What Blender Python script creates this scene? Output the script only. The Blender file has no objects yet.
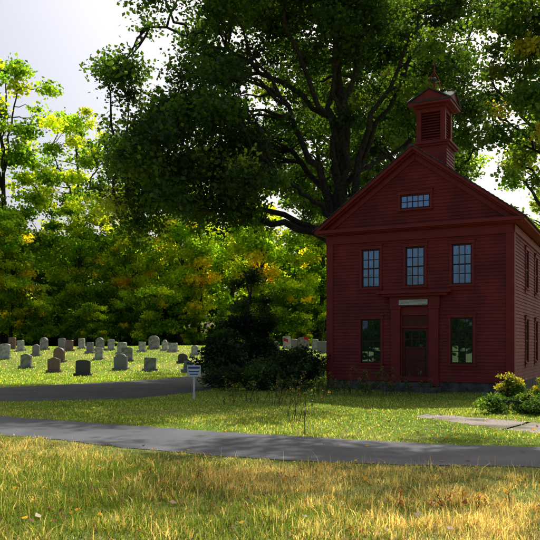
import bpy, bmesh, math, numpy as np
from mathutils import Vector, Matrix
scene=bpy.context.scene
R=np.random.default_rng(7)
COL=scene.collection

# ------------------------------------------------------------ helpers
def link(o,parent=None):
    COL.objects.link(o)
    if parent is not None: o.parent=parent
    return o
def empty(name,loc=(0,0,0),rz=0):
    e=bpy.data.objects.new(name,None); e.location=loc; e.rotation_euler=(0,0,rz); e.empty_display_size=.3
    return link(e)
def np_mesh(name,V,F,col=None,mat=None,smooth=False,matidx=None):
    V=np.asarray(V,dtype=np.float32); F=np.asarray(F,dtype=np.int32)
    m=bpy.data.meshes.new(name); k=F.shape[1]
    m.vertices.add(len(V)); m.vertices.foreach_set('co',V.ravel())
    m.loops.add(F.size); m.loops.foreach_set('vertex_index',F.ravel())
    m.polygons.add(len(F)); m.polygons.foreach_set('loop_start',np.arange(0,F.size,k,dtype=np.int32))
    if smooth: m.polygons.foreach_set('use_smooth',np.ones(len(F),dtype=bool))
    m.update(calc_edges=True)
    if col is not None:
        a=m.color_attributes.new('tint','FLOAT_COLOR','POINT')
        c=np.ones((len(V),4),dtype=np.float32); c[:,:3]=col; a.data.foreach_set('color',c.ravel())
    if mat: m.materials.append(mat)
    return m
def bm_obj(name,bm,mat,parent=None,smooth=False,bevel=0):
    bmesh.ops.recalc_face_normals(bm,faces=bm.faces)
    m=bpy.data.meshes.new(name); bm.to_mesh(m); bm.free()
    if smooth:
        for p in m.polygons: p.use_smooth=True
    m.materials.append(mat); o=bpy.data.objects.new(name,m); link(o,parent)
    if bevel:
        b=o.modifiers.new('b','BEVEL'); b.width=bevel; b.segments=2; b.limit_method='ANGLE'
    return o
def box(bm,x0,x1,y0,y1,z0,z1):
    v=[bm.verts.new(p) for p in [(x0,y0,z0),(x1,y0,z0),(x1,y1,z0),(x0,y1,z0),(x0,y0,z1),(x1,y0,z1),(x1,y1,z1),(x0,y1,z1)]]
    for f in [(0,3,2,1),(4,5,6,7),(0,1,5,4),(1,2,6,5),(2,3,7,6),(3,0,4,7)]: bm.faces.new([v[i] for i in f])
def extr(bm,pts,y0,y1,axis='y'):
    a=[];b=[]
    for p in pts:
        if axis=='y': a.append(bm.verts.new((p[0],y0,p[1]))); b.append(bm.verts.new((p[0],y1,p[1])))
        else: a.append(bm.verts.new((y0,p[0],p[1]))); b.append(bm.verts.new((y1,p[0],p[1])))
    bm.faces.new(a[::-1]); bm.faces.new(b); n=len(pts)
    for i in range(n): bm.faces.new([a[i],a[(i+1)%n],b[(i+1)%n],b[i]])
def sstep(a,b,x):
    t=np.clip((np.asarray(x,float)-a)/(b-a),0,1); return t*t*(3-2*t)

# ------------------------------------------------------------ materials
def new_mat(name):
    m=bpy.data.materials.new(name); m.use_nodes=True; nt=m.node_tree; nt.nodes.clear()
    return m,nt,nt.nodes,nt.links
def noise_mat(name,c1,c2,scale=5,rough=.8,bump=.3,detail=6,c3=None,s3=.4,spec=.3,bdist=.02,lo=.35,hi=.65,bscale=None):
    m,nt,N,L=new_mat(name)
    out=N.new('ShaderNodeOutputMaterial'); p=N.new('ShaderNodeBsdfPrincipled')
    p.inputs['Roughness'].default_value=rough; p.inputs['Specular IOR Level'].default_value=spec
    tc=N.new('ShaderNodeTexCoord'); n=N.new('ShaderNodeTexNoise'); n.inputs['Scale'].default_value=scale; n.inputs['Detail'].default_value=detail
    L.new(tc.outputs['Object'],n.inputs['Vector'])
    r=N.new('ShaderNodeValToRGB'); r.color_ramp.elements[0].position=lo; r.color_ramp.elements[1].position=hi
    r.color_ramp.elements[0].color=(*c1,1); r.color_ramp.elements[1].color=(*c2,1)
    L.new(n.outputs['Fac'],r.inputs['Fac']); cout=r.outputs['Color']
    if c3:
        n3=N.new('ShaderNodeTexNoise'); n3.inputs['Scale'].default_value=s3; n3.inputs['Detail'].default_value=5
        L.new(tc.outputs['Object'],n3.inputs['Vector'])
        r3=N.new('ShaderNodeValToRGB'); r3.color_ramp.elements[0].position=.45; r3.color_ramp.elements[1].position=.62
        L.new(n3.outputs['Fac'],r3.inputs['Fac'])
        mx=N.new('ShaderNodeMixRGB'); L.new(r3.outputs['Color'],mx.inputs['Fac']); L.new(cout,mx.inputs[1]); mx.inputs[2].default_value=(*c3,1); cout=mx.outputs[0]
    L.new(cout,p.inputs['Base Color'])
    if bump:
        nb=N.new('ShaderNodeTexNoise'); nb.inputs['Scale'].default_value=bscale or scale*3; nb.inputs['Detail'].default_value=5
        L.new(tc.outputs['Object'],nb.inputs['Vector'])
        b=N.new('ShaderNodeBump'); b.inputs['Strength'].default_value=bump; b.inputs['Distance'].default_value=bdist
        L.new(nb.outputs['Fac'],b.inputs['Height']); L.new(b.outputs['Normal'],p.inputs['Normal'])
    L.new(p.outputs[0],out.inputs[0]); return m
def leaf_mat(name,trans=.5,tmul=(1.5,1.6,.7),gloss=0):
    m,nt,N,L=new_mat(name)
    out=N.new('ShaderNodeOutputMaterial'); p=N.new('ShaderNodeBsdfDiffuse'); t=N.new('ShaderNodeBsdfTranslucent')
    a=N.new('ShaderNodeAttribute'); a.attribute_name='tint'
    L.new(a.outputs['Color'],p.inputs['Color'])
    mu=N.new('ShaderNodeMixRGB'); mu.blend_type='MULTIPLY'; mu.inputs['Fac'].default_value=1; mu.inputs[2].default_value=(*tmul,1)
    L.new(a.outputs['Color'],mu.inputs[1]); L.new(mu.outputs[0],t.inputs['Color'])
    mx=N.new('ShaderNodeMixShader'); mx.inputs[0].default_value=trans
    L.new(p.outputs[0],mx.inputs[1]); L.new(t.outputs[0],mx.inputs[2]); res=mx.outputs[0]
    if gloss:
        g=N.new('ShaderNodeBsdfGlossy'); g.inputs['Roughness'].default_value=.45; g.inputs['Color'].default_value=(.8,.85,.9,1)
        m2=N.new('ShaderNodeMixShader'); m2.inputs[0].default_value=gloss; L.new(res,m2.inputs[1]); L.new(g.outputs[0],m2.inputs[2]); res=m2.outputs[0]
    L.new(res,out.inputs[0]); return m
M_leaf=leaf_mat('leaf',.55,(2.5,2.4,.7),.03)
M_mapleleaf=leaf_mat('maple_leaf',.47,(2.3,2.2,.6),.025)
M_farleaf=leaf_mat('far_leaf',.66,(3.9,3.7,.7))
M_grass=leaf_mat('grass_blade',.5,(1.8,1.75,.8))
M_bark=noise_mat('bark',(.022,.018,.013),(.07,.058,.045),9,.9,.8,bdist=.05)
M_ground=noise_mat('lawn',(.08,.12,.022),(.2,.26,.05),1.6,.95,1,c3=(.30,.27,.10),s3=.22,spec=.1,bdist=.06,bscale=14)
M_road=noise_mat('asphalt',(.04,.044,.053),(.074,.078,.09),40,.7,.6,c3=(.09,.093,.103),s3=.9,bdist=.008,spec=.35,bscale=120)
M_drive=noise_mat('old_asphalt',(.03,.03,.032),(.05,.05,.05),20,.85,.5,c3=(.065,.06,.05),s3=.8,bdist=.008,bscale=100)
M_gravel=noise_mat('gravel',(.3,.24,.21),(.46,.38,.34),25,.9,1,c3=(.16,.15,.08),s3=1.3,bdist=.02,bscale=60)
M_red=noise_mat('red_paint',(.185,.015,.013),(.255,.025,.019),2.5,.6,.25,c3=(.135,.014,.013),s3=.9,bdist=.004,bscale=30)
M_redtrim=noise_mat('red_trim',(.185,.015,.014),(.225,.021,.019),4,.55,.2,bdist=.003,bscale=30)
M_doorp=noise_mat('door_paint',(.075,.008,.008),(.1,.011,.011),4,.4,.2,bdist=.003,bscale=30)
M_roof=noise_mat('shingles',(.035,.035,.038),(.09,.088,.085),6,.85,.8,bdist=.03)
M_stone=noise_mat('fieldstone',(.05,.045,.04),(.14,.13,.115),4,.9,.8,bdist=.03)
M_white=noise_mat('white_paint',(.7,.7,.68),(.8,.8,.79),6,.5,.1)
M_blue=noise_mat('blue_paint',(.02,.07,.3),(.03,.09,.35),6,.5,.1)
M_metal=noise_mat('dark_metal',(.03,.03,.03),(.06,.06,.06),20,.4,.1)
M_muntin=noise_mat('muntin_paint',(.03,.008,.01),(.045,.012,.014),6,.5,.1)
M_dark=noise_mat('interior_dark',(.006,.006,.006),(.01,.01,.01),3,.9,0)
M_redflag=noise_mat('flag_red',(.5,.02,.02),(.6,.03,.03),6,.7,.1)
def glass():
    m,nt,N,L=new_mat('window_glass'); out=N.new('ShaderNodeOutputMaterial'); p=N.new('ShaderNodeBsdfPrincipled')
    p.inputs['Base Color'].default_value=(.012,.014,.02,1); p.inputs['Roughness'].default_value=.03; p.inputs['IOR'].default_value=3.4
    p.inputs['Specular IOR Level'].default_value=.6; p.inputs['Specular Tint'].default_value=(.45,.68,1,1)
    tc=N.new('ShaderNodeTexCoord'); n=N.new('ShaderNodeTexNoise'); n.inputs['Scale'].default_value=3.5; n.inputs['Detail'].default_value=1
    b=N.new('ShaderNodeBump'); b.inputs['Strength'].default_value=.2; b.inputs['Distance'].default_value=.015
    L.new(tc.outputs['Object'],n.inputs['Vector']); L.new(n.outputs['Fac'],b.inputs['Height']); L.new(b.outputs['Normal'],p.inputs['Normal'])
    L.new(p.outputs[0],out.inputs[0]); return m
M_glass=glass()
GR=[noise_mat('granite_a',(.18,.18,.185),(.32,.32,.32),30,.7,.3),noise_mat('granite_b',(.28,.27,.25),(.46,.44,.40),25,.8,.3,c3=(.19,.19,.15),s3=4),
    noise_mat('granite_c',(.16,.09,.075),(.30,.19,.16),35,.5,.2),noise_mat('marble_old',(.48,.47,.44),(.62,.60,.54),10,.8,.4,c3=(.3,.3,.26),s3=5),
    noise_mat('granite_dark',(.05,.045,.045),(.11,.10,.10),35,.4,.2)]

# ------------------------------------------------------------ terrain
def gz(x,y):
    x=np.asarray(x,float); y=np.asarray(y,float)
    z=1.45*sstep(38,63,y)
    z=z+.05*np.sin(x*.35+1)*np.sin(y*.27)*sstep(38,44,y)
    return z
xs=np.unique(np.concatenate([np.linspace(-400,-40,25),np.linspace(-40,40,81),np.linspace(40,400,25)]))
ys=np.unique(np.concatenate([np.linspace(-400,-10,25),np.linspace(-10,80,91),np.linspace(80,600,30)]))
X,Y=np.meshgrid(xs,ys); V=np.stack([X,Y,gz(X,Y)],-1).reshape(-1,3)
nx,ny=len(xs),len(ys); I=np.arange(nx*ny).reshape(ny,nx)
F=np.stack([I[:-1,:-1],I[:-1,1:],I[1:,1:],I[1:,:-1]],-1).reshape(-1,4)
link(bpy.data.objects.new('ground',np_mesh('ground',V,F,mat=M_ground,smooth=True)))

def strip(name,A,B,mat,dz,sub=16,cols=6,wob=0):
    A=np.array(A,float);B=np.array(B,float)
    t=np.linspace(0,len(A)-1,(len(A)-1)*sub+1)
    def cr(P,t):
        i=np.clip(t.astype(int),0,len(P)-2); f=(t-i)[:,None]
        P0=P[np.clip(i-1,0,None)];P1=P[i];P2=P[i+1];P3=P[np.clip(i+2,None,len(P)-1)]
        return .5*((2*P1)+(-P0+P2)*f+(2*P0-5*P1+4*P2-P3)*f**2+(-P0+3*P1-3*P2+P3)*f**3)
    a=cr(A,t);b=cr(B,t)
    if wob: a=a+R.normal(0,wob,a.shape); b=b+R.normal(0,wob,b.shape)
    s=np.linspace(0,1,cols)[None,:,None]; P=a[:,None]*(1-s)+b[:,None]*s
    V=np.dstack([P,gz(P[...,0],P[...,1])+dz]).reshape(-1,3)
    n=len(t); I=np.arange(n*cols).reshape(n,cols)
    F=np.stack([I[:-1,:-1],I[:-1,1:],I[1:,1:],I[1:,:-1]],-1).reshape(-1,4)
    link(bpy.data.objects.new(name,np_mesh(name,V,F,mat=mat)))
    return a,b
ra,rb=strip('road',[(-60,30),(-25,20.5),(-12,16.6),(-4.8,13),(-1.8,11.1),(.6,10),(3.6,9.5),(8,8.9),(20,7),(60,1)],
      [(-60,34),(-25,24),(-12,19.7),(-6.1,16.4),(-2.3,14.2),(.6,12.7),(3.7,11.5),(8,11),(20,9.6),(60,4)],M_road,.008,wob=.04)
da,db=strip('driveway',[(-17,20.2),(-12,20.6),(-8,20.6),(-4.6,21.4),(-2.6,24.5),(-1.5,30),(-.8,40),(0,60)],
      [(-19,24),(-14,25),(-10.5,27),(-8,30),(-6,33),(-4.6,36),(-3.6,43),(-2.5,60)],M_drive,.004,wob=.03)
pa,pb=strip('gravel_path',[(3.2,16.2),(4.1,14.6),(5.1,13.0),(8.5,10.9)],[(3.7,16.9),(4.9,15.7),(6.2,14.3),(10,11.2)],M_gravel,.004,wob=.05)
def in_poly(px,py,a,b):
    P=np.concatenate([a,b[::-1]]); ins=np.zeros(px.shape,bool); j=len(P)-1
    for i in range(len(P)):
        xi,yi=P[i];xj,yj=P[j]
        if yi!=yj:
            c=((yi>py)!=(yj>py))&(px<(xj-xi)*(py-yi)/(yj-yi)+xi); ins^=c
        j=i
    return ins
def paved(px,py): return in_poly(px,py,ra,rb)|in_poly(px,py,da,db)|in_poly(px,py,pa,pb)

# ------------------------------------------------------------ grass
def vnoise(x,y,s,seed):
    r=np.random.default_rng(seed); G=r.random((64,64)); x=x*s+100;y=y*s+100
    xi=np.floor(x).astype(int);yi=np.floor(y).astype(int);fx=x-xi;fy=y-yi;fx=fx*fx*(3-2*fx);fy=fy*fy*(3-2*fy)
    g=lambda a,b:G[a%64,b%64]
    return (g(xi,yi)*(1-fx)+g(xi+1,yi)*fx)*(1-fy)+(g(xi,yi+1)*(1-fx)+g(xi+1,yi+1)*fx)*fy
def blades(name,px,py,h,w,col,lean=.5):
    n=len(px); z=gz(px,py)-.01; th=R.random(n)*2*np.pi; ph=R.random(n)*2*np.pi; ln=R.random(n)**1.3*lean*h
    B=np.stack([px,py,z],-1); S=np.stack([np.cos(th),np.sin(th),0*th],-1)*(w/2)[:,None]
    D=np.stack([np.cos(ph),np.sin(ph),0*ph],-1)
    Mi=B+D*(ln*.35)[:,None]+np.array([0,0,1])*(h*.55)[:,None]
    T=B+D*ln[:,None]+np.array([0,0,1])*(h*(1-.25*(ln/np.maximum(h,1e-3))))[:,None]
    V=np.stack([B-S,B+S,Mi-S*.75,Mi+S*.75,T],1).reshape(-1,3)
    o=np.arange(n)[:,None]*5
    F=np.concatenate([o+[0,1,3],o+[0,3,2],o+[2,3,4]],0)
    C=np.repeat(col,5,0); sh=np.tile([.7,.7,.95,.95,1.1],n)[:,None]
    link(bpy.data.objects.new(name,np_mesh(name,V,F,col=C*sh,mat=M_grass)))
def gcol(n,px,py,straw):
    g1=np.array([.09,.16,.025]);g2=np.array([.26,.33,.06]);s=np.array([.80,.62,.32]);b=np.array([.34,.18,.08])
    t=R.random(n)[:,None]; c=g1*(1-t)+g2*t
    k=R.random(n)<straw; c[k]=s*(.55+.6*R.random((k.sum(),1)))
    k=R.random(n)<.06; c[k]=b
    return c*(.8+.4*R.random((n,1)))
def frustum_pts(n,y0,y1,mar=1.5,p=1.0):
    u=R.random(n)**p; y=y0+(y1-y0)*u; half=.40*y+mar; x=(R.random(n)*2-1)*half; return x,y
px,py=frustum_pts(380000,4.2,15)
near=np.interp(px,ra[:,0],ra[:,1]); k=py<near-.02+.12*R.random(len(px)); px,py=px[k],py[k]
pn=vnoise(px,py,1.1,3); pn2=vnoise(px,py,.45,5); pn3=vnoise(px,py,3.1,8); pn4=vnoise(px,py,7.0,18)
k=R.random(len(px))<.0+.45*pn+.5*pn3+.5*pn4; px,py,pn,pn2,pn3,pn4=px[k],py[k],pn[k],pn2[k],pn3[k],pn4[k]; n=len(px)
edge=sstep(0,.9,np.interp(px,ra[:,0],ra[:,1])-py)
h=(.025+.12*R.random(n)**1.8)*(.2+.6*pn+.5*pn3+.4*pn4)*(.45+.55*edge)
straw=np.clip(.2+.5*sstep(-3,4,px)*(.3+pn2)+.6*(pn2-.4)+.6*(pn3-.5)+.5*(pn4-.5),0.03,.92)
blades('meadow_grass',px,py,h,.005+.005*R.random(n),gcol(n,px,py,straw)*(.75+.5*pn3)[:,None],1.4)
px,py=frustum_pts(300000,9.5,30,2,.8); far=np.interp(px,rb[:,0],rb[:,1])
k=(py>far-.05*R.random(len(px)))&~(in_poly(px,py,da,db)|(in_poly(px,py,pa,pb)&(R.random(len(px))<.96)))&(py<27); px,py=px[k],py[k];n=len(px)
pn=vnoise(px,py,.7,9)
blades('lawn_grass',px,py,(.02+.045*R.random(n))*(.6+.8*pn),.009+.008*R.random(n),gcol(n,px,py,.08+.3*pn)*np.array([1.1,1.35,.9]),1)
px,py=frustum_pts(100000,28,66,2,1); k=~in_poly(px,py,da,db)&(px<8); px,py=px[k],py[k];n=len(px)
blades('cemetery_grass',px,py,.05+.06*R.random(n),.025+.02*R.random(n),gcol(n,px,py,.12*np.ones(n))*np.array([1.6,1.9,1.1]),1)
px,py=frustum_pts(1900,4.6,12,1.5); near=np.interp(px,ra[:,0],ra[:,1]); k=(py<near-.2)&(R.random(len(px))<.25+.75*sstep(-2,3,px)); px,py=px[k],py[k];n=len(px)
blades('dry_grass_stalks',px,py,.13+.15*R.random(n),.005+.003*R.random(n),np.tile([.75,.58,.3],(n,1))*(.6+.6*R.random((n,1))),1.0)

# ------------------------------------------------------------ leaves / trees
def leaf_arr(C,Rr,cnt,size,tones,flat=.6,jit=.3,up=.5,pw=.6):
    idx=np.repeat(np.arange(len(C)),cnt); n=len(idx)
    d=R.normal(size=(n,3)); d/=np.linalg.norm(d,axis=1)[:,None]
    r=R.random(n)**pw*(1+.35*R.normal(size=n)*(R.random(n)<.3)); P=C[idx]+d*(r*Rr[idx])[:,None]*np.array([1,1,flat])
    N=R.normal(size=(n,3)); N[:,2]+=up*2*np.sign(R.random(n)-.1); N/=np.linalg.norm(N,axis=1)[:,None]
    a=np.cross(N,R.normal(size=(n,3))); a/=np.linalg.norm(a,axis=1)[:,None]; b=np.cross(N,a)
    s=(size*(.6+.8*R.random(n)))[:,None]
    V=np.stack([P-a*s*.5,P-a*s*.05+b*s*.42,P+a*s*.5-N*s*.12,P-a*s*.05-b*s*.42],1).reshape(-1,3)
    F=np.arange(n*4).reshape(-1,4)
    c=tones[idx]*(1-jit+2*jit*R.random((n,1))); 
    return V,F,np.repeat(c,4,0)
def tubes(lines,seg=7):
    VV=[];FF=[];o=0
    for P,rad in lines:
        P=np.array(P);n=len(P); T=np.gradient(P,axis=0); T/=np.linalg.norm(T,axis=1)[:,None]+1e-9
        ref=np.array([1,0,0.]) if abs(T[:,2]).mean()>.5 else np.array([0,0,1.])
        A=np.cross(T,ref);A/=np.linalg.norm(A,axis=1)[:,None]+1e-9;B=np.cross(T,A)
        th=np.linspace(0,2*np.pi,seg,endpoint=False)
        ring=P[:,None]+(A[:,None]*np.cos(th)[None,:,None]+B[:,None]*np.sin(th)[None,:,None])*np.array(rad)[:,None,None]
        VV.append(ring.reshape(-1,3)); I=np.arange(n*seg).reshape(n,seg)+o; J=np.roll(I,-1,1)
        FF.append(np.stack([I[:-1],J[:-1],J[1:],I[1:]],-1).reshape(-1,4)); o+=n*seg
    return np.concatenate(VV),np.concatenate(FF)
def bez(a,b,c,n,wob=0):
    t=np.linspace(0,1,n)[:,None]; P=(1-t)**2*a+2*t*(1-t)*b+t*t*c
    w=R.normal(0,1,(n,3))*wob; w[0]=0;w[-1]=0; return P+w
def tree_meshes(name,H,tr,ells,ncl,lpc,lsize,pal,fork=.25,nprim=9,clr=(1.0,1.8),targets=None,lean=(0,0),bias=.45,tonefn=None,keep=None,mat=None,limbk=.42):
    W=np.array([e[3]*e[4]*e[5] for e in ells]);W=W/W.sum(); k=R.choice(len(ells),ncl,p=W)
    E=np.array(ells,float)[k]; d=R.normal(size=(ncl,3));d/=np.linalg.norm(d,axis=1)[:,None]
    C=E[:,:3]+d*(R.random(ncl)**bias)[:,None]*E[:,3:]
    if keep is not None: C=C[keep(C)]; ncl=len(C)
    Rr=clr[0]+(clr[1]-clr[0])*R.random(ncl)
    cc=R.choice(len(pal),ncl,p=np.array([p[1] for p in pal])/sum(p[1] for p in pal))
    tones=np.array([p[0] for p in pal],float)[cc]*(.7+.6*R.random((ncl,1)))
    if tonefn is not None: tones=tonefn(C,tones)
    cnt=np.maximum(8,(lpc*(Rr/np.mean(clr))**2*(.4+1.1*R.random(ncl))).astype(int))
    V,F,c=leaf_arr(C,Rr,cnt,lsize,tones)
    fol=np_mesh(name+'_foliage',V,F,col=c,mat=mat or M_leaf)
    lines=[]
    n=14; z=np.linspace(0,1,n); tp=np.stack([lean[0]*z**1.4,lean[1]*z**1.4,z*H*.9],-1)
    tp[1:-1,:2]+=R.normal(0,.012*H*.5,(n-2,2)); rad=tr*(1-z)**.8*.95+.03; rad[0]*=1.45;rad[1]*=1.05; tp[0,2]=-.15
    lines.append((tp,rad)); prims=[tp[4:]]
    sel=[R.integers(ncl)]
    dm=np.linalg.norm(C-C[sel[0]],axis=1)
    for _ in range(nprim-1):
        j=int(np.argmax(dm*(.7+.3*R.random(ncl)))); sel.append(j); dm=np.minimum(dm,np.linalg.norm(C-C[j],axis=1))
    tg=[(C[j],limbk) for j in sel]
    if targets: tg+= [(np.array(t,float),.55) for t in targets]
    for t,lk in tg:
        hf=np.clip((fork+R.random()*.3)*H, .15*H, max(.18*H,t[2]*.8)); 
        if lk==.55: hf=fork*H*(1+.3*R.random())
        if t[2]<fork*H*1.3: hf=fork*H*.95
        s=np.array([np.interp(hf,tp[:,2],tp[:,0]),np.interp(hf,tp[:,2],tp[:,1]),hf])
        mid=s+(t-s)*.5; mid[2]+= .12*np.linalg.norm(t-s); mid[:2]=s[:2]+(t-s)[:2]*.4
        P=bez(s,mid,t,12,.015*np.linalg.norm(t-s)); r0=tr*lk*(1-hf/H)**.3
        lines.append((P,np.linspace(r0,.05,12))); prims.append(P[2:])
    PP=np.concatenate(prims)
    for c0 in C:
        dd=np.linalg.norm(PP-c0,axis=1)+np.maximum(0,PP[:,2]-c0[2])*1.0; s=PP[int(np.argmin(dd))]; Ld=np.linalg.norm(c0-s)
        if Ld<.3: continue
        mid=(s+c0)/2+np.array([0,0,.1*Ld]); P=bez(s,mid,c0,6,.03*Ld); lines.append((P,np.linspace(min(.02+.012*Ld,.1)*max(.6,tr/.35),.012,6)))
    V,F=tubes(lines,6); wood=np_mesh(name+'_trunk',V,F,mat=M_bark,smooth=True)
    return wood,fol
def place(name,ms,loc,rz=0,s=1,sz=None):
    e=empty(name,loc,rz); e.scale=(s,s,sz or s)
    a=bpy.data.objects.new('trunk',ms[0]); link(a,e)
    b=bpy.data.objects.new('foliage',ms[1]); link(b,e); return e
G1=(.04,.08,.015);G2=(.06,.125,.02);G3=(.12,.20,.03);YG=(.24,.28,.035);YE=(.42,.36,.04);OR=(.44,.27,.03);DG=(.016,.034,.011)

def maple_tone(C,t):
    k=(C[:,0]<1)&(C[:,2]<10.5)&(R.random(len(C))<.16); t=t.copy(); t[k]=np.array(YG)*(.8+.8*R.random((k.sum(),1)));return t
def open_front(C):
    # the old maple is bare inside on the side of the lane: limbs show
    return ~((C[:,0]>-4.2)&(C[:,0]<2.6)&(C[:,1]<1.5)&(C[:,2]<16.5)&(R.random(len(C))<.85))
mp=tree_meshes('maple',21,.46,[(-5,0,13,6.5,6,6),(-6.5,-1,9.5,5,5,2.8),(2.5,2,15,5.5,5,6),(-1,0,18.5,6,5,3.5),(-9,-1,9.2,3.5,3,2.2)],
   360,430,.18,[(G1,6),(G2,4),(G3,1)],fork=.27,nprim=9,targets=[(-8,-2,7.6),(1.0,-1,19),(-.6,-1,18),(-4.2,-1,15),(3.6,-.5,17)],tonefn=maple_tone,keep=open_front,clr=(.8,1.5),mat=M_mapleleaf)
place('added_shade_maple',mp,(3.3,34.5,0))
t2=tree_meshes('tallA',25,.34,[(0,0,17,5.5,5.5,7.5),(1,0,11,4,4,3)],118,280,.24,[(G1,3),(G2,4),(G3,2.4),(YG,1)],fork=.3,clr=(.9,1.5),mat=M_mapleleaf)
place('added_shade_maple',t2,(10.5,49,.5),1.0,1.0)
place('added_shade_maple',t2,(5.5,54,.9),2.6,1.1)
t3=tree_meshes('tallB',24,.32,[(0,0,15,4.5,4.5,8),(-1,1,20,4,4,4)],92,280,.24,[(G2,4),(G3,3),(YG,1.8),(YE,1)],fork=.3,clr=(.9,1.5),mat=M_mapleleaf)
place('added_shade_maple',t3,(17.4,45,.3),.3,1.05)
place('added_shade_maple',t3,(27,38,0),2.3,.95)
t4=tree_meshes('lane',21,.4,[(-5.2,.3,17,4.2,2.6,3),(2,2,16,4,4,4),(-9.3,1.4,17.8,3.6,2.2,1.8)],120,290,.17,[(G2,3),(G3,3),(YG,3),(YE,1.5)],fork=.4,clr=(.8,1.3))  # crown shaped above the view to throw shade on the road
place('added_shade_maple',t4,(14.2,23.0,0))
t5=tree_meshes('shadeL',21,.38,[(6.2,-.3,16.8,4.6,2.6,2.4),(0,0,16,4,3.5,4)],85,270,.17,[(G2,3),(G3,3),(YG,2)],fork=.4,clr=(.8,1.4))  # unseen tree added to shade the left foreground
place('added_shade_maple',t5,(-10.5,19.0,0))
FL=M_farleaf
bgA=tree_meshes('bgA',27,.34,[(0,0,18,5,5,8.5),(0,0,10,5,5,4)],108,190,.32,[(G2,2.2),(G3,4),(YG,2.2)],fork=.25,mat=FL,clr=(.9,1.6))
bgB=tree_meshes('bgB',24,.3,[(0,0,15,5,5,8.5),(0,0,8,5,5,4)],105,190,.32,[(G2,1.5),(G3,4),(YG,3),(YE,.4)],fork=.25,mat=FL,clr=(.9,1.6))
bgC=tree_meshes('bgC',17,.24,[(0,0,11,4.5,4.5,5.5),(0,0,6,4,4,3)],88,180,.3,[(G3,4),(YG,4),(YE,1.8),(OR,.2)],fork=.25,mat=FL,clr=(.8,1.4))
bgD=tree_meshes('bgD',9,.13,[(0,0,5.5,3,3,3.5),(0,0,2.8,3,3,2)],60,150,.28,[(G2,2.5),(G3,4),(YG,2.5),(YE,.5)],fork=.15,mat=FL,clr=(.7,1.2))
for i,(x,y,ms,s,r) in enumerate([(-30.5,84,bgA,1.30,.3),(-24,91,bgA,1.12,2),(-36,78,bgB,1.3,4),(-17.5,94,bgB,1.1,1),(-11,90,bgB,1.05,3),(-5,95,bgA,1.0,5),
     (-8,83,bgC,1.0,2.2),(-16,84,bgC,.9,4),(-1,82,bgC,1.05,1.7),(6,84,bgB,.95,2.8),(-22,84,bgB,.8,.2),(-28,79,bgC,.85,3.4),(13,74,bgC,1,1),(20,80,bgB,1,2),(28,70,bgA,1,4),(-46,82,bgA,1.1,2)]):
    place('deciduous_tree',ms,(x,y,float(gz(x,y))),r,s)
for i in range(22):
    x=-42+i*3.1+R.normal()*1.2; y=76+R.random()*8
    place('sapling_tree',bgD,(x,y,1.0),R.random()*6,.5+.45*R.random())
nC=470; cx=-75+140*R.random(nC); cy=100+10*R.random(nC); cz=1.5+15*R.random(nC)**1.25
C=np.stack([cx,cy,cz],-1); pal=np.array([G1,G2,G2,G3,G1]); V,F,c=leaf_arr(C,2.6+1.8*R.random(nC),np.full(nC,240),.8,pal[R.integers(0,5,nC)]*.8)
link(bpy.data.objects.new('distant_trees',np_mesh('distant_trees',V,F,col=c,mat=FL)))
nC=420; cx=-140+200*R.random(nC); cy=-70-8*R.random(nC); cz=.5+5.5*R.random(nC)**1.5  # unseen tree row behind the camera, added and darkened for window reflections
C=np.stack([cx,cy,cz],-1); V,F,c=leaf_arr(C,2.8+1.6*R.random(nC),np.full(nC,170),1.3,pal[R.integers(0,3,nC)]*.35,flat=.9)
link(bpy.data.objects.new('woodland',np_mesh('woodland',V,F,col=c,mat=FL)))

def shrub(name,loc,ells,ncl,lpc,ls,pal,clr=(.3,.6),H=None,tr=.06,rz=0):
    ms=tree_meshes(name,H or (ells[0][2]+ells[0][5]),tr,ells,ncl,lpc,ls,pal,fork=.08,nprim=6,clr=clr,mat=M_mapleleaf); return place(name,ms,loc,rz)
dk=[(DG,5),(G1,3),(G2,.4)]
shrub('evergreen_shrub',(-.9,29.5,0),[(0,0,2.6,1.1,1.1,2.2),(0,0,1.2,1.3,1.3,1.2)],76,320,.09,dk)
shrub('evergreen_shrub',(.9,30,0),[(0,0,.8,1.1,1.1,.6)],34,260,.10,dk)
shrub('lilac_shrub',(-1.9,27.8,0),[(0,0,1.1,.8,.8,1.0)],34,250,.10,dk)
shrub('lilac_shrub',(.8,26.8,0),[(0,0,.65,1.4,.9,.65)],38,260,.09,[(DG,3),(G1,3),(G2,1)])
shrub('lilac_shrub',(-.8,25.6,0),[(0,0,.5,1.3,.7,.45)],32,240,.08,[(DG,2),(G1,3),(G2,1)])
shrub('juniper_bush',(6.0,16.9,0),[(0,0,.2,1.1,.6,.22),(1.2,.2,.2,.9,.6,.25)],46,360,.05,[(G2,3),(G3,3),(YG,1)],clr=(.15,.3),H=.5,tr=.03)
shrub('goldenrod_plant',(5.95,18.3,0),[(0,0,.5,.45,.3,.4)],34,70,.055,[(G2,3),(G3,3),(YG,2),(YE,3)],clr=(.08,.2),H=.9,tr=.012)
shrub('goldenrod_plant',(6.9,18.0,0),[(0,0,.45,.5,.3,.35)],34,70,.055,[(G2,3),(G3,3),(YG,2),(YE,3)],clr=(.08,.2),H=.9,tr=.012)
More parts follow.
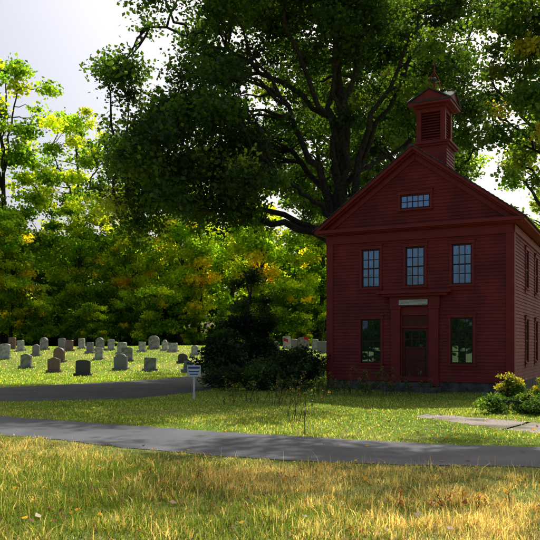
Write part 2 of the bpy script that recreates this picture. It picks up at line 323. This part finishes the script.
def weeds(name,cx,cy,sx,sy,n,h0,h1,cols,ls=.05,nl=7,bend=.25):
    lines=[];C=[];
    for i in range(n):
        x=cx+R.normal()*sx;y=cy+R.normal()*sy;h=h0+(h1-h0)*R.random()**1.5; a=R.random()*6.28; l=bend*h*R.random()
        b=np.array([x,y,float(gz(x,y))]); t=b+np.array([math.cos(a)*l,math.sin(a)*l,h]); P=bez(b,(b+t)/2+np.array([0,0,.15*h]),t,7,.006); lines.append((P,np.linspace(.006,.002,7)))
        for k in range(2,7): C.append(P[k])
        if R.random()<.6:
            q=P[4]; a=R.random()*6.28; e2=q+np.array([math.cos(a)*.12*h,math.sin(a)*.12*h,.2*h]); lines.append((bez(q,(q+e2)/2,e2,4,.003),np.linspace(.003,.0015,4))); C.append(e2)
    e=empty(name,(0,0,0)); V,F=tubes(lines,4); link(bpy.data.objects.new('stalks',np_mesh('stalks',V,F,mat=M_bark)),e)
    C=np.array(C); cols=np.array(cols,float); V,F,c=leaf_arr(C,np.full(len(C),.05),np.full(len(C),nl),ls,cols[R.integers(0,len(cols),len(C))],flat=1.2)
    link(bpy.data.objects.new('leaves',np_mesh('leaves',V,F,col=c,mat=M_leaf)),e); return e
weeds('weed_plants',0.2,19.8,1.1,.6,40,.2,.75,[G1,G2,(.2,.13,.05)],.045,4,.6)
weeds('weed_plants',2.2,23.3,1.6,.5,80,.3,.9,[G1,G2,(.2,.13,.05)],.05,7,.5)
weeds('weed_plants',.6,15.6,.2,.35,6,.4,1.0,[(.2,.13,.06),G1],.035,3,.5)
weeds('reddish_weeds',-1.35,8.5,.3,.15,9,.06,.15,[(.3,.13,.06),(.24,.14,.05)],.03,3,.6)
weeds('reddish_weeds',1.75,7.2,.45,.15,12,.08,.18,[(.34,.13,.06),(.3,.16,.05)],.03,3,.6)
px,py=frustum_pts(2600,4.6,30,1.5,1.1); k=~paved(px,py)|(R.random(len(px))<.08); px,py=px[k],py[k]; n=len(px)
C=np.stack([px,py,gz(px,py)+.02+np.where((py<np.interp(px,ra[:,0],ra[:,1])),.05*R.random(n),0)],-1)
cols=np.array([(.28,.10,.04),(.35,.2,.07),(.22,.12,.05),(.4,.26,.07)])
V,F,c=leaf_arr(C,np.full(n,.005),np.full(n,1),.06,cols[R.integers(0,4,n)],up=1.5)
link(bpy.data.objects.new('fallen_leaves',np_mesh('fallen_leaves',V,F,col=c,mat=M_leaf)))

# ------------------------------------------------------------ schoolhouse
TH=math.radians(27); W=6.5; LN=9.5
H=empty('red_wooden_schoolhouse',(2.12,26.7,0),-TH)
EZ=5.55; PEAK=8.42; SL=(PEAK-5.72)/(W/2+.42)
bm=bmesh.new(); box(bm,-.03,W+.03,-.03,LN+.03,-.2,.34)
bm_obj('foundation',bm,M_stone,H)
ZB=.34
def clap(bm,org,dx,nrm,length,z0,z1,openings,gable=False):
    org=Vector(org);dx=Vector(dx);nrm=Vector(nrm); e=.115; z=z0
    def P(u,zz,o): v=org+dx*u+nrm*o; return bm.verts.new((v.x,v.y,zz))
    while z<z1-1e-4:
        zt=min(z+e,z1); lo=0;hi=length
        if gable:
            c=length/2; hb=(PEAK-.12-zt)/SL; lo=max(0,c-hb);hi=min(length,c+hb)
            if hi-lo<.05: break
        iv=[(lo,hi)]
        for (a,b,za,zb) in openings:
            if zt>za+.03 and z<zb-.03:
                ni=[]
                for (p,q) in iv:
                    if b<=p or a>=q: ni.append((p,q));continue
                    if a>p: ni.append((p,a))
                    if b<q: ni.append((b,q))
                iv=ni
        for (p,q) in iv:
            cuts=[p]; u=p+1.2+2.5*R.random()
            while u<q-.6: cuts.append(u); u+=1.8+2.2*R.random()
            cuts.append(q)
            for i in range(len(cuts)-1):
                a,b=cuts[i]+(.0015 if i else 0),cuts[i+1]; j=.004*R.random()
                v=[P(a,z,.03+j),P(b,z,.03+j),P(b,zt+.004,.006),P(a,zt+.004,.006)]; bm.faces.new(v)
                w=[P(a,z,.0),P(b,z,.0),P(b,z,.03+j),P(a,z,.03+j)]; bm.faces.new(w)
        z=zt
WIN=[(1.65-.33,1.65+.33,3.65,4.98),(3.25-.33,3.25+.33,3.65,4.98),(4.85-.33,4.85+.33,3.65,4.98),(1.65-.37,1.65+.37,.98,2.5),(4.85-.37,4.85+.37,.98,2.5)]
DOOR=(2.80,3.70,.30,2.62)
GW=(3.25-.52,3.25+.52,6.33,6.8)
bm=bmesh.new()
clap(bm,(0,0,0),(1,0,0),(0,-1,0),W,ZB,EZ-.3,WIN+[DOOR])
clap(bm,(0,0,0),(1,0,0),(0,-1,0),W,5.74,PEAK-.1,[GW],True)
SW=[(2.6,3.3,3.65,4.98),(5.2,5.9,3.65,4.98),(7.6,8.3,3.65,4.98),(2.6,3.3,1.0,2.5),(5.2,5.9,1.0,2.5),(7.6,8.3,1.0,2.5)]
clap(bm,(W,0,0),(0,1,0),(1,0,0),LN,ZB,EZ,SW)
clap(bm,(0,0,0),(0,1,0),(-1,0,0),LN,ZB,EZ,SW)
clap(bm,(0,LN,0),(1,0,0),(0,1,0),W,ZB,EZ,[])
clap(bm,(0,LN,0),(1,0,0),(0,1,0),W,EZ,PEAK-.1,[],True)
m=bpy.data.meshes.new('clapboards'); bm.to_mesh(m); bm.free(); m.materials.append(M_red); link(bpy.data.objects.new('clapboards',m),H)
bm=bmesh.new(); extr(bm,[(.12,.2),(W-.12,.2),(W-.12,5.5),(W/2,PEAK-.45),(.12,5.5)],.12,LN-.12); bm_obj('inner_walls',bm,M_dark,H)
bm=bmesh.new()
for x in (-.045,W-.22): box(bm,x,x+.265,-.05,-.0005,ZB,EZ-.3)
box(bm,W+.0005,W+.045,-.045,.22,ZB,EZ); box(bm,-.045,-.0005,-.045,.22,ZB,EZ)
box(bm,W+.0005,W+.045,LN-.22,LN+.03,ZB,EZ)
box(bm,-.06,W+.06,-.06,-.0005,EZ-.3,EZ)
box(bm,-.02,W+.02,-.065,-.003,ZB,ZB+.16)
box(bm,W+.001,W+.06,-.06,LN,EZ-.25,EZ)
box(bm,-.13,W+.13,-.13,0,EZ,EZ+.07)
box(bm,-.40,W+.40,-.36,.01,EZ+.07,EZ+.19)
box(bm,-.30,W+.30,-.28,.005,EZ+.03,EZ+.069)
box(bm,W+.01,W+.40,.012,LN+.3,EZ+.07,EZ+.19); box(bm,-.40,-.01,.012,LN+.3,EZ+.07,EZ+.19)
c=W/2
def chev(off0,off1,y0,y1,ext=.42):
    zb=5.745
    a=(c-((PEAK-off0)-zb)/SL, zb); b=(c,PEAK-off0); d=(c+((PEAK-off0)-zb)/SL, zb)
    a2=(c-((PEAK-off1)-zb)/SL, zb); b2=(c,PEAK-off1); d2=(c+((PEAK-off1)-zb)/SL, zb)
    extr(bm,[a,b,b2,a2],y0,y1); extr(bm,[b,d,d2,b2],y0,y1)
chev(.0,.13,-.36,.0); chev(.132,.2,-.24,-.001); chev(.202,.42,-.07,-.002)
chev(.0,.2,LN,LN+.3)
bm_obj('trim',bm,M_redtrim,H,bevel=.008)
bm=bmesh.new(); ex=.46
for sgn in (-1,1):
    n=26
    for i in range(n):
        u0=i/n; u1=(i+1)/n; L0=W/2+ex
        xa=L0*(1-u0);xb=L0*(1-u1); za=PEAK-SL*xa+.0;zb=PEAK-SL*xb
        extr(bm,[(c+sgn*xa,za+.003),(c+sgn*xb,zb+.003),(c+sgn*xb,zb+.025),(c+sgn*xa,za+.05)],-.40,LN+.34)
bm_obj('roof',bm,M_roof,H)
bm=bmesh.new(); extr(bm,[(c-.12,PEAK-.03),(c,PEAK+.075),(c+.12,PEAK-.03)],-.41,LN+.35); bm_obj('ridge_cap',bm,M_roof,H)
def window(a,b,z0,z1,cols,rows,sill=True,side=None):
    fr=bmesh.new(); mu=bmesh.new(); gl=bmesh.new()
    def bx(bmx,x0,x1,y0,y1,zz0,zz1):
        if side is None: box(bmx,x0,x1,y0,y1,zz0,zz1)
        elif side=='R': box(bmx,W-y1,W-y0,x0,x1,zz0,zz1)
        else: box(bmx,y0,y1,x0,x1,zz0,zz1)
    t=.085
    bx(fr,a-t,a,-.055,.06,z0-.02,z1+.02); bx(fr,b,b+t,-.055,.06,z0-.02,z1+.02)
    bx(fr,a-t-.02,b+t+.02,-.075,.058,z1+.021,z1+.14); bx(fr,a-t-.05,b+t+.05,-.11,.058,z1+.141,z1+.175)
    bx(fr,a-t-.03,b+t+.03,-.11,.058,z0-.08,z0-.021)
    if sill: bx(fr,a-t,b+t,-.05,-.001,z0-.2,z0-.081)
    s=.04
    bx(mu,a,a+s,-.012,.035,z0,z1); bx(mu,b-s,b,-.012,.035,z0,z1); bx(mu,a+s,b-s,-.012,.035,z0-.02,z0+s); bx(mu,a+s,b-s,-.012,.035,z1-s,z1+.02)
    if rows>2:
        mz=(z0+z1)/2; bx(mu,a+s,b-s,-.02,.035,mz-.022,mz+.022)
    for i in range(1,cols):
        u=a+s+(b-a-2*s)*i/cols; bx(mu,u-.013,u+.013,-.004,.03,z0+s,z1-s)
    for i in range(1,rows):
        if rows>2 and i==rows//2: continue
        u=z0+s+(z1-z0-2*s)*i/rows; bx(mu,a+s,b-s,-.002,.028,u-.013,u+.013)
    for i in range(cols):
        for j in range(rows):
            x0=a+s+(b-a-2*s)*i/cols;x1=a+s+(b-a-2*s)*(i+1)/cols;y0=z0+s+(z1-z0-2*s)*j/rows;y1=z0+s+(z1-z0-2*s)*(j+1)/rows
            q=[.015+R.normal()*.001 for _ in range(3)]; q.append(q[0]+q[2]-q[1])
            cs=[(x0,q[0],y0),(x1,q[1],y0),(x1,q[2],y1),(x0,q[3],y1)]
            if side=='R': cs=[(W-p[1],p[0],p[2]) for p in cs]
            elif side=='L': cs=[(p[1],p[0],p[2]) for p in cs][::-1]
            gl.faces.new([gl.verts.new(p) for p in cs])
    bm_obj('window_frame',fr,M_redtrim,H,bevel=.004); bm_obj('window_sash',mu,M_muntin,H)
    m=bpy.data.meshes.new('window_glass'); gl.to_mesh(m); gl.free(); m.materials.append(M_glass); link(bpy.data.objects.new('window_glass',m),H)
for w in WIN: window(*w,3,4)
window(*GW,5,2,sill=False)
for w in SW: window(*w,3,4,side='R'); window(*w,3,4,side='L')
bm=bmesh.new()
for x0 in (2.42,3.76): 
    box(bm,x0,x0+.32,-.12,-.001,ZB-.02,2.93); box(bm,x0-.03,x0+.35,-.15,-.001,ZB-.15,ZB+.14) ; box(bm,x0-.03,x0+.35,-.15,-.0015,2.84,2.932)
box(bm,2.38,4.12,-.14,-.002,2.933,3.28)
box(bm,2.1,4.4,-.27,-.002,3.281,3.37); box(bm,1.95,4.55,-.36,-.001,3.371,3.47)
box(bm,2.74,2.80,-.03,.1,.3,2.9); box(bm,3.70,3.76,-.03,.1,.3,2.9); box(bm,2.801,3.699,-.03,.1,2.18,2.27); box(bm,2.80,3.70,-.028,.1,2.62,2.93)
bm_obj('door_surround',bm,M_redtrim,H,bevel=.01)
bm=bmesh.new(); box(bm,2.80,3.70,.05,.09,.3,2.18)
for (a,b) in ((2.9,3.21),(3.29,3.6)):
    box(bm,a,b,.035,.0495,.42,.95); box(bm,a,b,.035,.0495,1.05,1.45)
box(bm,2.81,2.88,.02,.0495,.3,2.17); box(bm,3.62,3.69,.02,.0495,.3,2.17)
box(bm,2.88,3.62,.02,.0495,1.47,1.54); box(bm,2.88,3.62,.02,.0495,2.08,2.17)
for i in (1,2): u=2.88+.74*i/3; box(bm,u-.015,u+.015,.022,.0495,1.54,2.08)
box(bm,2.88,3.62,.024,.0495,1.79,1.82)
box(bm,2.801,3.699,.03,.06,2.275,2.615)
bm_obj('door',bm,M_doorp,H,bevel=.004)
bm=bmesh.new(); box(bm,2.88,3.62,.041,.0493,1.54,2.08); bm_obj('door_glass',bm,M_glass,H)
bm=bmesh.new(); bmesh.ops.create_uvsphere(bm,u_segments=12,v_segments=8,radius=.03,matrix=Matrix.Translation((3.58,-.01,1.2))); box(bm,3.575,3.585,-.01,.03,1.195,1.205); bm_obj('door_knob',bm,M_metal,H)
bm=bmesh.new(); box(bm,2.70,3.74,-.165,-.1405,2.97,3.17); bm_obj('vent_panel',bm,M_muntin,H,bevel=.005)  # slatted vent panel above the door, no lettering
bm=bmesh.new()
box(bm,2.72,3.72,-.172,-.1652,3.135,3.155); box(bm,2.72,3.72,-.172,-.1652,2.985,3.005); box(bm,2.72,2.74,-.172,-.1652,3.006,3.134); box(bm,3.70,3.72,-.172,-.1652,3.006,3.134)
for i in range(4): z=3.017+i*.029; box(bm,2.745,3.695,-.170,-.1652,z,z+.018)
bm_obj('vent_slats',bm,M_white,H)
bm=bmesh.new(); box(bm,2.3,4.2,-.75,-.16,-.05,.17); box(bm,2.6,3.9,-.45,-.155,.171,.3); bm_obj('door_step',bm,M_stone,H,bevel=.02)
CY=2.6; q=.60
bm=bmesh.new(); box(bm,c-q,c+q,CY-q,CY+q,7.6,8.95)
z=8.0
while z<8.85:
    extr(bm,[(c-q-.03,z),(c+q+.03,z),(c+q+.005,z+.12),(c-q-.005,z+.12)],CY-q-.03,CY+q+.03); z+=.121
box(bm,c-q-.1,c+q+.1,CY-q-.1,CY+q+.1,8.951,9.03); box(bm,c-q-.17,c+q+.17,CY-q-.17,CY+q+.17,9.031,9.1)
p=.52
for sx in (-1,1):
    for sy in (-1,1):
        x=c+sx*(p-.07); y=CY+sy*(p-.07); box(bm,x-.09,x+.09,y-.09,y+.09,9.101,10.4)
box(bm,c-p,c+p,CY-p,CY+p,9.101,9.22); box(bm,c-p,c+p,CY-p,CY+p,10.25,10.4)
box(bm,c-q-.02,c+q+.02,CY-q-.02,CY+q+.02,10.401,10.48); box(bm,c-q-.2,c+q+.2,CY-q-.2,CY+q+.2,10.481,10.58)
g=q+.17
extr(bm,[(c-g,10.581),(c+g,10.581),(c,11.02)],CY-g,CY+g); extr(bm,[(CY-g+.002,10.583),(CY+g-.002,10.583),(CY,11.018)],c-g+.001,c+g-.001,axis='x')
bm_obj('cupola',bm,M_redtrim,H)
bm=bmesh.new()
for i in range(10):
    z=9.25+i*.1; r0=.44
    for (ax) in ('y','x'):
        for s in (-1,1):
            k=(CY if ax=='y' else c)
            pts=[(k+s*(r0+.04),z),(k+s*(r0+.04),z+.018),(k+s*(r0-.05),z+.1),(k+s*(r0-.05),z+.08)]
            if ax=='y': extr(bm,pts,c-.36,c+.36,axis='x')
            else: extr(bm,pts,CY-.36,CY+.36,axis='y')
bm_obj('cupola_louvers',bm,M_red,H)
bm=bmesh.new(); box(bm,c-.36,c+.36,CY-.36,CY+.36,9.221,10.249); bm_obj('cupola_core',bm,M_dark,H)
bm=bmesh.new(); 
for sg in (-1,1):
    extr(bm,[(c,11.03),(c+sg*(g+.06),10.575),(c+sg*(g+.06),10.62),(c,11.08)],CY-g-.06,CY+g+.06)
    extr(bm,[(CY,11.032),(CY+sg*(g+.055),10.577),(CY+sg*(g+.055),10.622),(CY,11.082)],c-g-.062,c+g+.062,axis='x')
bm_obj('cupola_roof',bm,M_roof,H)
V,F=tubes([(np.array([(c,CY,10.9),(c,CY,11.6),(c,CY,12.3)]),[.05,.035,.012]),
  (np.array([(c-.25,CY-.2,10.95),(c-.12,CY-.1,11.7),(c,CY,11.9)]),[.02,.018,.018]),(np.array([(c+.25,CY+.2,10.95),(c+.12,CY+.1,11.7),(c,CY,11.9)]),[.02,.018,.018])],6)
link(bpy.data.objects.new('finial',np_mesh('finial',V,F,mat=M_redtrim)),H)
bm=bmesh.new(); bmesh.ops.create_uvsphere(bm,u_segments=12,v_segments=8,radius=.09,matrix=Matrix.Translation((c,CY,11.6))); bm_obj('finial_ball',bm,M_metal,H,smooth=True)

# ------------------------------------------------------------ gravestones
def gravestone(x,y,w,h,kind,mat,tilt=0,rz=0):
    bm=bmesh.new(); t=.16+.04*R.random(); bh=.14
    box(bm,-w/2-.09,w/2+.09,-t/2-.09,t/2+.09,-.12,bh)
    pts=[(-w/2,bh+.001),(w/2,bh+.001)]
    if kind=='arch':
        for i in range(11):
            a=math.pi*i/10; pts.append((w/2*math.cos(a),h-w*.12+w*.12*math.sin(a)))
    elif kind=='round':
        for i in range(13):
            a=math.pi*i/12; pts.append((w/2*math.cos(a),h-w*.35+w*.35*math.sin(a)))
    elif kind=='serp':
        for i in range(13):
            u=1-2*i/12; pts.append((w/2*u,h-.1+.1*(.5+.5*math.cos(u*math.pi))))
    elif kind=='shoulder':
        pts+= [(w/2,h-.16),(w/2-.08,h-.16)]
        for i in range(9):
            a=math.pi*i/8; pts.append(((w/2-.1)*math.cos(a),h-.14+.14*math.sin(a)))
        pts+=[(-w/2+.08,h-.16),(-w/2,h-.16)]
    else: pts+=[(w/2,h-.03),(w/2-.04,h),(-w/2+.04,h),(-w/2,h-.03)]
    extr(bm,pts,-t/2,t/2)
    o=bm_obj('gravestone',bm,mat,bevel=.012); o.location=(x,y,float(gz(x,y))); o.rotation_euler=(R.normal()*.02,tilt,rz)
def gdist(yb):
    D=np.linspace(24,64,600); row=345+(1.6-gz(0*D,D))*730/D; return float(np.interp(-yb,-row,D))
ST=[(5,342,359,14,3),(21,339,351,10,3),(44,336,350,13,1),(26,352,368,14,1),(59,346,362,15,2),(54,356,373,15,2),(83,358,376,18,4),(69,339,351,12,2),(82,337,349,8,3),(99,346,359,10,3),(100,336,350,12,1),
(122,340,353,12,3),(121,353,371,17,0),(127,345,361,14,1),(150,357,372,15,1),(154,334,349,14,1),(173,341,351,12,3),(183,352,363,12,4),(188,359,373,13,0),(212,339,352,10,3),(-16,346,362,14,1),(-30,354,370,15,0),(-12,338,352,12,2),
(276,340,352,10,1),(287,335,349,10,3),(303,336,350,16,1),(315,338,350,8,3),(322,340,353,12,0),(232,341,353,10,2),(142,340,351,9,3),(195,343,354,9,3),(36,343,356,9,0),(-40,340,353,12,1),(248,338,350,11,0),(62,337,349,9,0),(111,338,350,8,3),
(12,336,349,9,2),(90,341,353,9,0),(165,338,350,8,3),(294,338,350,8,0),(223,337,349,8,0)]
kinds=['arch','flat','serp','flat','shoulder','arch','round']
for i,(x,yt,yb,w,mi) in enumerate(ST):
    D=gdist(yb); X=(x-270)/730*D
    gravestone(X,D,w/730*D*.8,(yb-yt)/730*D*.9,kinds[(i*3+i//4)%7],GR[mi],tilt=(.14 if x==188 else R.normal()*.03),rz=R.normal()*.15-.15)
def flag(x,y):
    e=empty('grave_flag',(x,y,float(gz(x,y))))
    V,F=tubes([(np.array([(0,0,-.05),(0,0,.6),(0,0,1.1)]),[.012,.012,.01])],6); link(bpy.data.objects.new('pole',np_mesh('pole',V,F,mat=M_metal)),e)
    xs=np.linspace(.012,.34,9); V=[];
    for zz in (.85,1.08):
        for a in xs: V.append((a,.05*math.sin(a*14),zz-.35*a))
    F=[(i,i+1,i+10,i+9) for i in range(8)]; link(bpy.data.objects.new('cloth',np_mesh('cloth',V,F,mat=M_redflag)),e)
for (x,y) in ((1.0,54),(2.6,56)): flag(x,y)
e=empty('lawn_sign',(-2.25,21.6,0),.1)
bm=bmesh.new(); box(bm,-.03,.03,-.02,.02,-.1,1.02); bm_obj('post',bm,M_white,e,bevel=.004)
bm=bmesh.new(); box(bm,-.2,.2,-.045,-.022,.66,1.0); bm_obj('board',bm,M_white,e,bevel=.004)
bm=bmesh.new(); box(bm,-.17,.17,-.048,-.0455,.90,.96); box(bm,-.15,.15,-.048,-.0455,.80,.83);box(bm,-.12,.12,-.048,-.0455,.72,.75); bm_obj('print',bm,M_blue,e)
e=empty('marker_stake',(.62,12.95,0),.2)
V,F=tubes([(np.array([(0,0,-.05),(0,.01,.3),(.01,.01,.6)]),[.010,.009,.008])],6); link(bpy.data.objects.new('rod',np_mesh('rod',V,F,mat=M_metal)),e)

# ------------------------------------------------------------ light
az=math.radians(20); el=math.radians(50)
S=Vector((math.sin(az)*math.cos(el),math.cos(az)*math.cos(el),math.sin(el)))
sd=bpy.data.lights.new('sun','SUN'); sd.energy=5; sd.angle=math.radians(.5); sd.color=(1,.95,.86)
so=link(bpy.data.objects.new('sun',sd)); so.rotation_euler=(-S).to_track_quat('-Z','Y').to_euler()
w=bpy.data.worlds.new('World'); scene.world=w; w.use_nodes=True; nt=w.node_tree
bg=nt.nodes['Background']; sk=nt.nodes.new('ShaderNodeTexSky'); sk.sky_type='NISHITA'; sk.sun_disc=False
sk.air_density=1.0; sk.dust_density=6.0; sk.ozone_density=1.0
sk.sun_elevation=el; sk.sun_rotation=az; nt.links.new(sk.outputs[0],bg.inputs[0]); bg.inputs[1].default_value=.14
cd=bpy.data.cameras.new('camera'); cam=link(bpy.data.objects.new('camera',cd)); cam.location=(0,0,1.6); cam.rotation_euler=(math.pi/2,0,0)
cd.sensor_width=36; cd.lens=36*730/540; cd.shift_y=75/540; cd.clip_end=2000; cd.clip_start=.1
scene.camera=cam
scene.view_settings.view_transform='Standard'; scene.view_settings.look='None'; scene.view_settings.exposure=0
